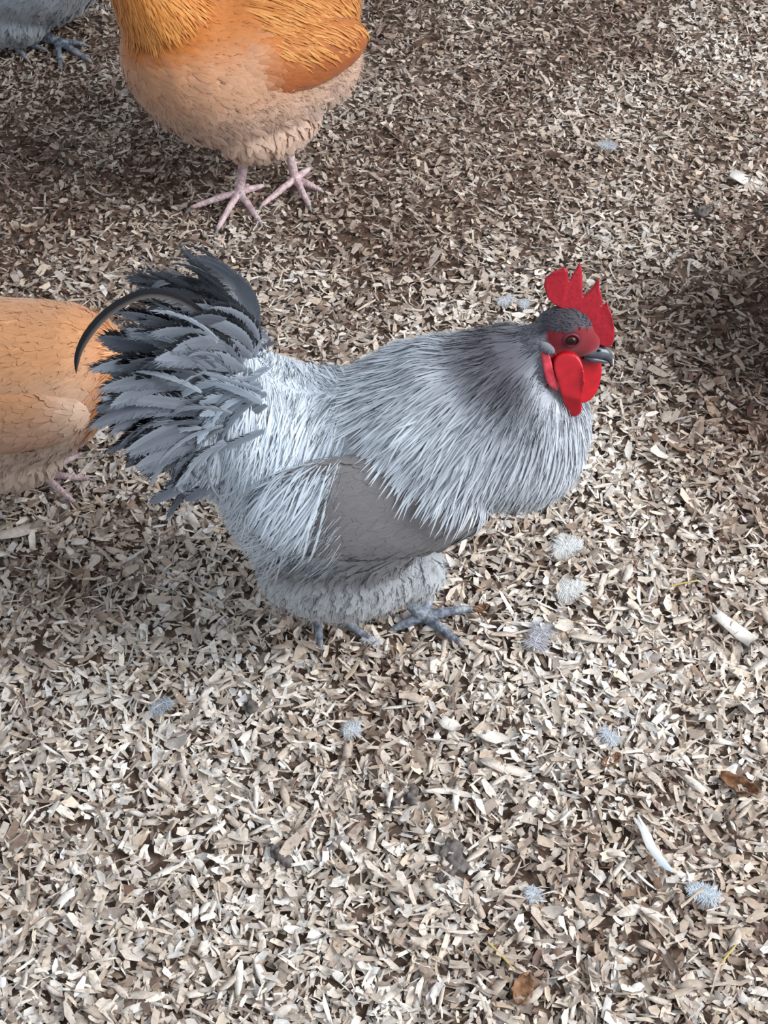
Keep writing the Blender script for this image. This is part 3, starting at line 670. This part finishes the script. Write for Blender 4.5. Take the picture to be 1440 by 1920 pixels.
# ------------------------------------------------------------------ hens
def hen(label, loc, heading, C, leg_mat, legs, neck='up', seed=1, lo_z=0., detail=1., group=None, scale=1., hackle=.10, plume=1., wing_dx=0.):
    global rng
    rng = np.random.default_rng(seed); random.seed(seed)
    root = tag(empty('hen', loc, heading), label, 'hen', group); root.scale = (scale,) * 3
    hc_ = (.185, 0, .46 + lo_z) if neck == 'up' else (.235, .02, .15)
    HF = HeadFrame(hc_, 0, 0 if neck == 'up' else -.9, 0, .85)
    rings = [(-.215, .30, .02, .025), (-.195, .285, .06, .065), (-.165, .262, .092, .095), (-.12, .240, .122, .125), (-.06, .226, .138, .138), (.01, .224, .140, .136), (.07, .232, .131, .126), (.12, .246, .112, .110), (.155, .258, .085, .086), (.178, .266, .05, .055), (.188, .268, .02, .02)]
    rings = [(x, z + lo_z, max(.01, a - .008), max(.01, b - .010)) for x, z, a, b in rings]
    P = Prim().loft(rings)
    if neck == 'up': P.cap((.10, 0, .31 + lo_z), (.165, 0, .43 + lo_z), .078, .034)
    else: P.cap((.10, 0, .24), (.18, .01, .20), .08, .055); P.cap((.18, .01, .20), hc_, .055, .026)
    P.ell((-.19, 0, .34 + lo_z), (.05, .045, .05)); P.ell((-.12, 0, .31 + lo_z), (.09, .075, .06))
    P.ell((-.115, 0, .195 + lo_z), (.095, .105, .085))
    for s in (-1, 1): P.ell((-.005, s * .064, .146 + lo_z), (.090, .054, .054))
    P.ell(HF(-.004, .002), (.025, .017, .021), HF.R); P.ell(HF(.012, -.008), (.018, .012, .013), HF.R)
    body = P.fuse('body', .0052, 5); V = vco(body); hc = np.array(HF.c); hr = np.array(HF.R); one = lambda p: np.ones(p.shape)
    Hn = np.array(HF(-.02, .0))
    def base_col(p):
        z = p[..., 2] - lo_z; x = p[..., 0]; d = np.linalg.norm(p - Hn, axis=-1)
        c = mixc(one(p) * C['fluff'], one(p) * C['side'], sm(z, .17, .27))
        c = mixc(c, one(p) * C['back'], sm(z, .27, .335)); c = mixc(c, one(p) * C['hackle'], 1 - sm(d, .10, .17)); return c
    bc = base_col(V); q = (V - hc) @ hr
    face = sm(q[:, 0], -.018, -.008) * (1 - sm(q[:, 2], .006, .014)) * sm(-np.linalg.norm(V - hc, axis=1), -.05, -.04)
    bc = mixc(bc, one(V) * s2l((165, 50, 50)), face); set_col(body, bc); link('body', body, M['plumage'], root)
    wings = []
    for s in (-1, 1):
        R = Matrix.Rotation(math.radians(68 if s < 0 else -68), 3, 'X') @ Matrix.Rotation(math.radians(4), 3, 'Y')
        P = Prim(); P.ell((-.045 + wing_dx, s * (.112 + .1 * wing_dx), .264 + lo_z - (.4 * wing_dx if s > 0 else 0)), (.112, .044, .020), R); P.ell((.015 + wing_dx, s * .104, .276 + lo_z - (.7 if s > 0 else .2) * wing_dx), (.062, .034, .016), R)
        me = P.fuse('wing', .0052, 3); wv = vco(me); wcol = lambda p: mixc(mixc(one(p) * C['wing'], one(p) * C['back'], sm(p[..., 2] - lo_z, .26, .31)), one(p) * C['side'], sm(p[..., 0] - wing_dx, .025, .075)); set_col(me, wcol(wv)); wings.append(link('wing', me, M['plumage'], root))
    bskin = Skin([body]); skin = Skin([body] + [w.data for w in wings])
    def flow(p):
        t = sm(-(p[:, 2] - lo_z), -.22, -.13)[:, None]; return unit(np.array([-.9, 0, -.5]) * (1 - t) + np.array([-.3, 0, -1]) * t)
    def flow_h(p):
        t = np.clip(np.linalg.norm(p - Hn, axis=1) / .2, 0, 1)[:, None]; return unit(unit(p - (Hn + [.01, 0, .02])) * (1 - .4 * t) + np.array([-.35, 0, -.9]) * .7 * t)
    def nf(p): return 1 - (((p - hc) @ hr)[:, 0] > -.008) * (np.linalg.norm(p - hc, axis=1) < .05)
    def shade(colf, tip=.12, edge=.06, rnd=.1):
        return lambda V, s, u, r, R: colf(R) * (1 + tip * (s - .5) + edge * (np.abs(u) - .5) + rnd * (r - .5) * 2)[..., None]
    k = detail
    coat('contour_feathers', skin, int(5200 * k), lambda p, n: nf(p) * 1., flow, .030, .014, 'round', shade(base_col, .05, .02, .06), root, .15, .0008, .0004, 4, keel=.05, roll=.05, soft=.93, src=bskin)
    coat('thigh_feathers', skin, int(1600 * k), lambda p, n: sm(-(p[:, 2] - lo_z), -.20, -.14), flow, .028, .010, 'round', shade(base_col, .06, .03, .06), root, .35, .006, .0008, 5, roll=.3, soft=.85, src=bskin, fray=.4)
    fuzz('belly_down', bskin, int(26000 * k), lambda p, n: (sm(-(p[:, 2] - lo_z), -.27, -.18) + .2) * nf(p), flow, .014, shade(base_col, .1, 0, .09), root, .00032, .38, spread=.4, base=.001)
    for w in wings:
        s = 1 if vco(w.data)[:, 1].mean() > 0 else -1; ws = Skin([w.data])
        coat('wing_coverts', ws, int(750 * k), lambda p, n: (n[:, 1] * s > -.1) * 1., lambda p: one(p) * np.array([-1, 0, -.3]), .032, .011, 'round', shade(wcol, .06, .04, .09), w, .1, .002, .0008, 5, keel=.06, roll=.06, soft=.85)
    coat('neck_hackle', skin, int(3800 * k * plume), lambda p, n: nf(p) * (np.linalg.norm(p - Hn, axis=1) < hackle) * (np.linalg.norm(p - Hn, axis=1) > .02) * (p[:, 0] > .02), flow_h, .052, .0030, 'hackle',
         lambda V, s, u, r, R: mixc(one(V) * C['hackle'], one(V) * C['gold'], np.clip(r * .9 + .3 * s - .2, 0, 1)) * (1 + .1 * (u == 0))[..., None], root, .1, .004, .0015, 7, stick=.93, soft=.8)
    coat('saddle_feathers', skin, int(2600 * k * plume), lambda p, n: (p[:, 0] < .02) * (p[:, 2] - lo_z > .285), lambda p: unit(one(p) * np.array([-.7, 0, -.5]) + np.stack([0 * p[:, 0], np.sign(p[:, 1]) * .5, 0 * p[:, 0]], 1)), .050, .0034, 'hackle',
         lambda V, s, u, r, R: mixc(one(V) * C['back'], one(V) * C['gold'], np.clip(r * .8 + .2 * s - .1, 0, 1)), root, .15, .004, .0012, 6, stick=.93, soft=.8)
    for s in (-1, 1):                                   # short stiff tail
        for i in range(9):
            t = i / 8; K = 8; ss = np.linspace(0, 1, K); a = math.radians(118 + 42 * t) + .25 * ss; L_ = .105 - .02 * t; st = L_ / (K - 1)
            X = -.19 + np.concatenate([[0], np.cumsum(np.cos(a[:-1]) * st)]); Z = .345 + lo_z + np.concatenate([[0], np.cumsum(np.sin(a[:-1]) * st)]); Y = s * (.008 + .016 * t + .045 * ss * (1 - .3 * t))
            Vt, Ft, ct, ft, nt_ = ribbon(np.stack([X, Y, Z], 1)[None], np.ones((1, K, 1)) * unit(np.array([-.4, s, .3]))[None, None], np.array([.028]), 'round', lambda V, s_, u, r, R: one(V) * C['back'] * (.8 + .3 * r)[..., None], .1, soft=.3)
            link('tail_feather', np_mesh('tail_feather', Vt, Ft, ct, ft, nt_), M['feather'], root)
    head_parts(root, HF, M['comb'], wattles=False, small=True)
    for s in (-1, 1):
        P = Prim(); P.ell(HF(.012, -.030, s * .008), (.007, .004, .012)); link('wattle', P.fuse('wattle', .001, 3), M['wattle'], root)
    ch, sh = math.cos(-heading), math.sin(-heading)
    def loc_pt(w):
        dx, dy = w[0] - loc[0], w[1] - loc[1]; h = w[2] if len(w) > 2 else .0085
        return ((dx * ch - dy * sh) / scale, (dx * sh + dy * ch) / scale, (float(ground(w[0], w[1])) + h) / scale)
    for (ankle, toes, hallux), s in zip(legs, (-1, 1)):
        a = loc_pt((*ankle, .013)); hock = (a[0] * .6 - .012, a[1] * .8 + s * .0, .105 + min(0, lo_z)); hip = (0., a[1] * .6, .17 + lo_z)
        leg(root, hip, hock, a, [loc_pt(t) for t in toes], .0074, leg_mat, loc_pt(hallux))
    return root

BUFF = dict(fluff=s2l((226, 194, 172)), side=s2l((204, 156, 122)), back=s2l((192, 116, 54)), hackle=s2l((198, 116, 44)), gold=s2l((226, 166, 92)), wing=s2l((168, 94, 46)))
PALEB = dict(fluff=s2l((226, 200, 180)), side=s2l((216, 182, 156)), back=s2l((206, 148, 102)), hackle=s2l((204, 128, 68)), gold=s2l((226, 184, 138)), wing=s2l((202, 158, 130)))
LAV = dict(fluff=s2l((178, 186, 194)), side=s2l((168, 176, 186)), back=s2l((140, 146, 158)), hackle=s2l((130, 134, 146)), gold=s2l((170, 176, 186)), wing=s2l((146, 152, 164)))

hen('buff orange hen standing on pink legs behind the rooster', (-.212, 1.775, 0), math.atan2(-.62, -.78), BUFF, M['pinkleg'],
    [((-.2245, 1.731), [(-.2522, 1.6536), (-.1886, 1.6641), (-.2965, 1.7104)], (-.190, 1.752)), ((-.1387, 1.766), [(-.1152, 1.70), (-.187, 1.704), (-.10, 1.745)], (-.118, 1.80))], seed=11, scale=.95)
hen('buff orange hen cropped at the left edge, behind the rooster tail', (-.455, 1.15, 0), .03, PALEB, M['pinkleg'],
    [((-.430, 1.135), [(-.388, 1.172), (-.372, 1.130), (-.385, 1.095)], (-.462, 1.140)), ((-.50, 1.20), [(-.45, 1.22), (-.44, 1.19), (-.45, 1.165)], (-.53, 1.2))], neck='down', seed=12, scale=.80, lo_z=-.03, plume=.6, wing_dx=.075)
hen('blue grey hen with slate feet cut off by the top left corner', (-.635, 2.235, 0), -.45, LAV, M['slate'],
    [((-.575, 2.165), [(-.515, 2.118), (-.53, 2.165), (-.56, 2.10)], (-.61, 2.18)), ((-.665, 2.18), [(-.60, 2.155), (-.625, 2.13), (-.60, 2.20)], (-.70, 2.2))], seed=13, lo_z=-.075, detail=.6, plume=.3)

# ------------------------------------------------------------------ things lying about
rng = np.random.default_rng(31); random.seed(31)
gz = lambda x, y: float(ground(x, y))

def down_tuft(label, x, y, rx, ry, n=420, tint=(244, 244, 242), rz=0., quill=True, group=None):
    """a shed downy feather: a short quill with loose fluffy barbs"""
    root = tag(empty('down_feather', (x, y, gz(x, y) + .007), rz), label, 'feather', group)
    n = int(n * 2.6); t = rng.beta(1.6, 1.6, n); base = np.stack([(t - .5) * rx * 1.1, rng.normal(0, .08, n) * ry, np.full(n, .003)], 1)
    a = rng.uniform(-.9, .9, n) + np.where(rng.random(n) < .5, 1.57, -1.57); l = rng.uniform(.35, 1., n) * ry * .62 * np.sqrt(np.clip(1 - (2 * t - 1) ** 2, .1, 1)) * (.35 + 1.1 * vnoise(t * 6, np.sign(a) * 3 + x * 50, 1., 9))
    d = np.stack([np.cos(a), np.sin(a), rng.uniform(.02, .3, n)], 1); p1 = base + d * (l * .5)[:, None]; d2 = d.copy(); d2[:, 2] -= .5; p2 = p1 + d2 * (l * .5)[:, None] + rng.normal(0, .001, (n, 3))
    p2[:, 2] = np.maximum(p2[:, 2], .001); sd = unit(np.cross(d, rng.normal(0, 1, (n, 3)) + [0, 0, 2])) * .00032
    V = np.stack([base - sd, base + sd, p1 - sd, p1 + sd, p2 - sd * .3, p2 + sd * .3], 1).reshape(-1, 3); i = np.arange(n * 6).reshape(n, 6)
    F = np.concatenate([i[:, [0, 1, 3, 2]], i[:, [2, 3, 5, 4]]]); c = np.ones((n * 6, 3)) * s2l(tint) * np.repeat(rng.uniform(.8, 1.1, n), 6)[:, None]
    o = link('down_barbs', np_mesh('down_barbs', V, F, c, None, unit(rng.normal(0, .25, (n * 6, 3)) + [0, 0, 1])), M['white_down'], root); o['kind'] = 'stuff'
    P = Prim(); P.chain([(-.62 * rx, 0, .002), (-.2 * rx, .05 * ry, .0035), (.35 * rx, 0, .003)], [.0009, .0008, .0005]); m = P.fuse('quill', .0006, 1); set_col(m, np.ones((len(m.vertices), 3)) * s2l((232, 230, 224))); link('quill', m, M['white_down'], root)
    return root
down_tuft('bright white downy feather, upper of the pair right of the rooster', .2213, 1.0184, .030, .030, 900)
down_tuft('bright white downy feather, lower of the pair right of the rooster', .2184, .9522, .032, .024, 800, rz=.3)
down_tuft('wispy grey-white down tuft below the pair of bright feathers', .1759, .8851, .034, .034, 240, (206, 206, 212), 1.2)
down_tuft('small pale down wisp right of centre among coarse shavings', .2404, .7556, .022, .018, 200, (212, 218, 226), 2.1)
down_tuft('thin pale down wisp in the shaded litter left of the rooster', -.2452, .7994, .024, .020, 160, (196, 204, 212), .7)
down_tuft('small white down wisp straight below the rooster feet', -.0346, .7689, .018, .022, 200, (226, 230, 234), .2)
down_tuft('soft bluish-white down feather near the lower right edge', .3157, .5794, .030, .022, 320, (214, 222, 230), -.3)
down_tuft('tiny pale blue down wisp in the lower middle right', .1473, .5794, .016, .020, 160, (216, 222, 230), 1.9)
down_tuft('little white down wisp lying against the rear foot of the rooster', -.0152, .884, .020, .018, 220, (224, 226, 230), -.6)
down_tuft('white down flake left of the rooster comb on the far litter', .1741, 1.4847, .022, .022, 260, (228, 230, 234), .5)
down_tuft('second white down flake just right of another behind the rooster neck', .2017, 1.4753, .018, .018, 220, (222, 226, 232), 1.4)
down_tuft('pale wisp of down on the trodden litter at the upper right', .36, 1.86, .030, .026, 150, (206, 208, 214), 2.4)

def shed_feather(label, pts, width):
    root = tag(empty('shed_feather', (pts[0][0], pts[0][1], gz(pts[0][0], pts[0][1]) + .010)), label, 'feather')
    P0 = np.array([(a - pts[0][0], b - pts[0][1], h) for a, b, h in pts]); K = 16; tt = np.linspace(0, len(P0) - 1, K)
    p = np.stack([np.interp(tt, range(len(P0)), P0[:, k]) for k in range(3)], 1)
    for _ in range(2): p[1:-1] = (p[:-2] + 2 * p[1:-1] + p[2:]) / 4
    V, F, c, f, n_ = ribbon(p[None], np.ones((1, K, 1)) * np.array([0, -.35, .93])[None, None], np.array([width]), 'sickle', lambda V, s, u, r, R: mixc(np.ones(V.shape) * s2l((238, 238, 236)), np.ones(V.shape) * s2l((206, 216, 228)), sm(s, .4, .8)), .15, soft=.3, fray=.2)
    link('vane', np_mesh('vane', V, F, c, f, n_), M['feather'], root)
    P = Prim(); P.chain([tuple(q + [0, 0, .0012]) for q in p[::3]], list(np.linspace(.0013, .0005, len(p[::3])))); m = P.fuse('quill', .0006, 1); set_col(m, np.ones((len(m.vertices), 3)) * s2l((240, 238, 230))); link('quill', m, M['white_down'], root)
shed_feather('curved white feather with bluish end lying at lower right', [(.2593, .660, .002), (.2625, .642, .005), (.268, .622, .006), (.277, .606, .005), (.287, .598, .003)], .0095)

def lump(name, label, cat, x, y, parts, mat, voxel=.0016):
    P = Prim(); 
    for (dx, dy, dz, rx, ry, rz) in parts: P.ell((dx, dy, dz * .6), (rx, ry, rz * .7), Matrix.Rotation(random.uniform(0, 3), 3, 'Z'), 14)
    o = link(name, P.fuse(name, voxel, 2), mat); o.location = (x, y, gz(x, y) + .006); tag(o, label, cat)
    V = vco(o.data); V += unit(V - [0, 0, -.01]) * ((vnoise(V[:, 0] + V[:, 2], V[:, 1] - V[:, 2], 230, 5) - .5) * .006 + (vnoise(V[:, 0] - V[:, 2], V[:, 1] + V[:, 2], 520, 6) - .5) * .003)[:, None]
    o.data.vertices.foreach_set('co', V.astype(np.float32).ravel()); o.data.update(); return o
D = M['dropping']
lump('dropping', 'crumbly grey dropping patch in the lower centre', 'dropping', .067, .6164, [(0, 0, .002, .014, .012, .006), (.004, .016, .002, .010, .012, .006), (-.006, -.014, .002, .010, .009, .005), (.010, -.006, .003, .008, .010, .005), (-.010, .008, .002, .007, .009, .005)], D)
lump('dropping', 'small black-brown dropping above the grey patch, beside crossed sticks', 'dropping', .0277, .688, [(0, 0, .004, .007, .009, .007), (.003, .008, .005, .006, .006, .006)], D)
lump('dropping', 'dark scrap of dropping left of the crossed sticks', 'dropping', .011, .682, [(0, 0, .002, .006, .008, .005), (-.004, -.006, .002, .005, .005, .004)], D)
lump('dropping', 'dark grey dropping with a white sliver beside it, lower left of centre', 'dropping', -.1078, .628, [(0, 0, .002, .010, .008, .006), (.010, -.008, .002, .009, .007, .005), (-.004, .010, .002, .006, .006, .005)], D)
lump('dropping', 'single dark round dropping below the shadow of the rooster', 'dropping', -.146, .7994, [(0, 0, .003, .010, .008, .007), (.004, -.002, .004, .006, .005, .005)], D)
lump('dropping', 'grey rounded dropping on the far litter at right', 'dropping', .4854, 1.6832, [(0, 0, .004, .013, .012, .009), (.006, .004, .004, .008, .008, .007)], D)

def dry_leaf(label, x, y, L_, W_, rz, curl):
    nx, ny = 12, 6; b = []; 
    for i in range(nx):
        t = i / (nx - 1)
        for j in range(ny):
            u = j / (ny - 1) * 2 - 1; w = W_ / 2 * math.sin(math.pi * min(1, t * .92 + .06)) ** .7 * (1 + .12 * math.sin(i * 2.3 + j))
            b.append(((t - .5) * L_, u * w, curl * (u * u * .4 + (t - .5) ** 2) * L_ + .002 * math.sin(i * 1.7 + j * 2.1)))
    V = np.array(b); idx = np.arange(nx * ny).reshape(nx, ny); F = np.stack([idx[:-1, :-1], idx[1:, :-1], idx[1:, 1:], idx[:-1, 1:]], -1).reshape(-1, 4)
    me = np_mesh('dry_leaf', V, F); o = link('dry_leaf', me, M['leaf']); md = o.modifiers.new('thick', 'SOLIDIFY'); md.thickness = .0006
    o.location = (x, y, gz(x, y) + .0065); o.rotation_euler = (.15, -.1, rz); tag(o, label, 'leaf')
dry_leaf('rust-brown curled dry leaf near the right edge', .3706, .6977, .042, .016, -.6, .5)
dry_leaf('small tan-brown dry leaf left of the larger rusty one', .24, .7262, .024, .011, .5, .4)
dry_leaf('brown dry leaf scrap just right of the rooster front foot', .112, .930, .016, .010, .3, .4)
dry_leaf('crumpled ginger leaf in the bottom centre right', .1305, .4862, .03, .02, 1.2, .5)

def straw(label, x, y, L_, rz, tilt=.1):
    P = Prim(); P.chain([(-L_ / 2, 0, 0), (-.1 * L_, .02 * L_, .001), (L_ / 2, 0, .0015)], [.0013, .0012, .0009])
    o = link('straw', P.fuse('straw', .0007, 1), M['straw']); o.location = (x, y, gz(x, y) + .011); o.rotation_euler = (0, -tilt, rz); tag(o, label, 'straw')
straw('short yellow straw piece between rooster breast and front foot', .066, .975, .022, 1.1)
straw('pale yellow straw bit on the litter right of the white feathers', .352, .962, .034, .15)
straw('thin yellow straw lying in the bottom centre', .112, .515, .038, -.9)
straw('yellowish straw fragment below the long curved feather', .33, .518, .022, .8)

# an unseen olive tub, added past the right edge to shade the litter
def tub():
    root = tag(empty('added_shade_tub', (.722, 1.34, gz(.722, 1.34))), 'unseen dark olive rubber tub, added to cast shade at the right edge', 'tub')
    prof = [(.0, .004), (.120, .004), (.132, .010), (.150, .20), (.156, .235), (.166, .238), (.168, .246), (.160, .252), (.148, .250), (.143, .235), (.128, .02), (.0, .016)]
    n = 48; V = [(r * math.cos(a), r * math.sin(a), z) for r, z in prof for a in np.linspace(0, 6.28319, n, endpoint=False)]
    F = [(k * n + i, k * n + (i + 1) % n, (k + 1) * n + (i + 1) % n, (k + 1) * n + i) for k in range(len(prof) - 1) for i in range(n)]
    link('tub_wall', np_mesh('tub_wall', np.array(V), np.array(F)), M['rubber'], root)
    for sg in (-1, 1):
        P = Prim(); P.chain([(.04 * q, sg * (.158 + .028 * math.cos(q * 1.57)), .222) for q in np.linspace(-1, 1, 9)], [.007] * 9); link('handle', P.fuse('handle', .002, 2), M['rubber'], root)
tub()
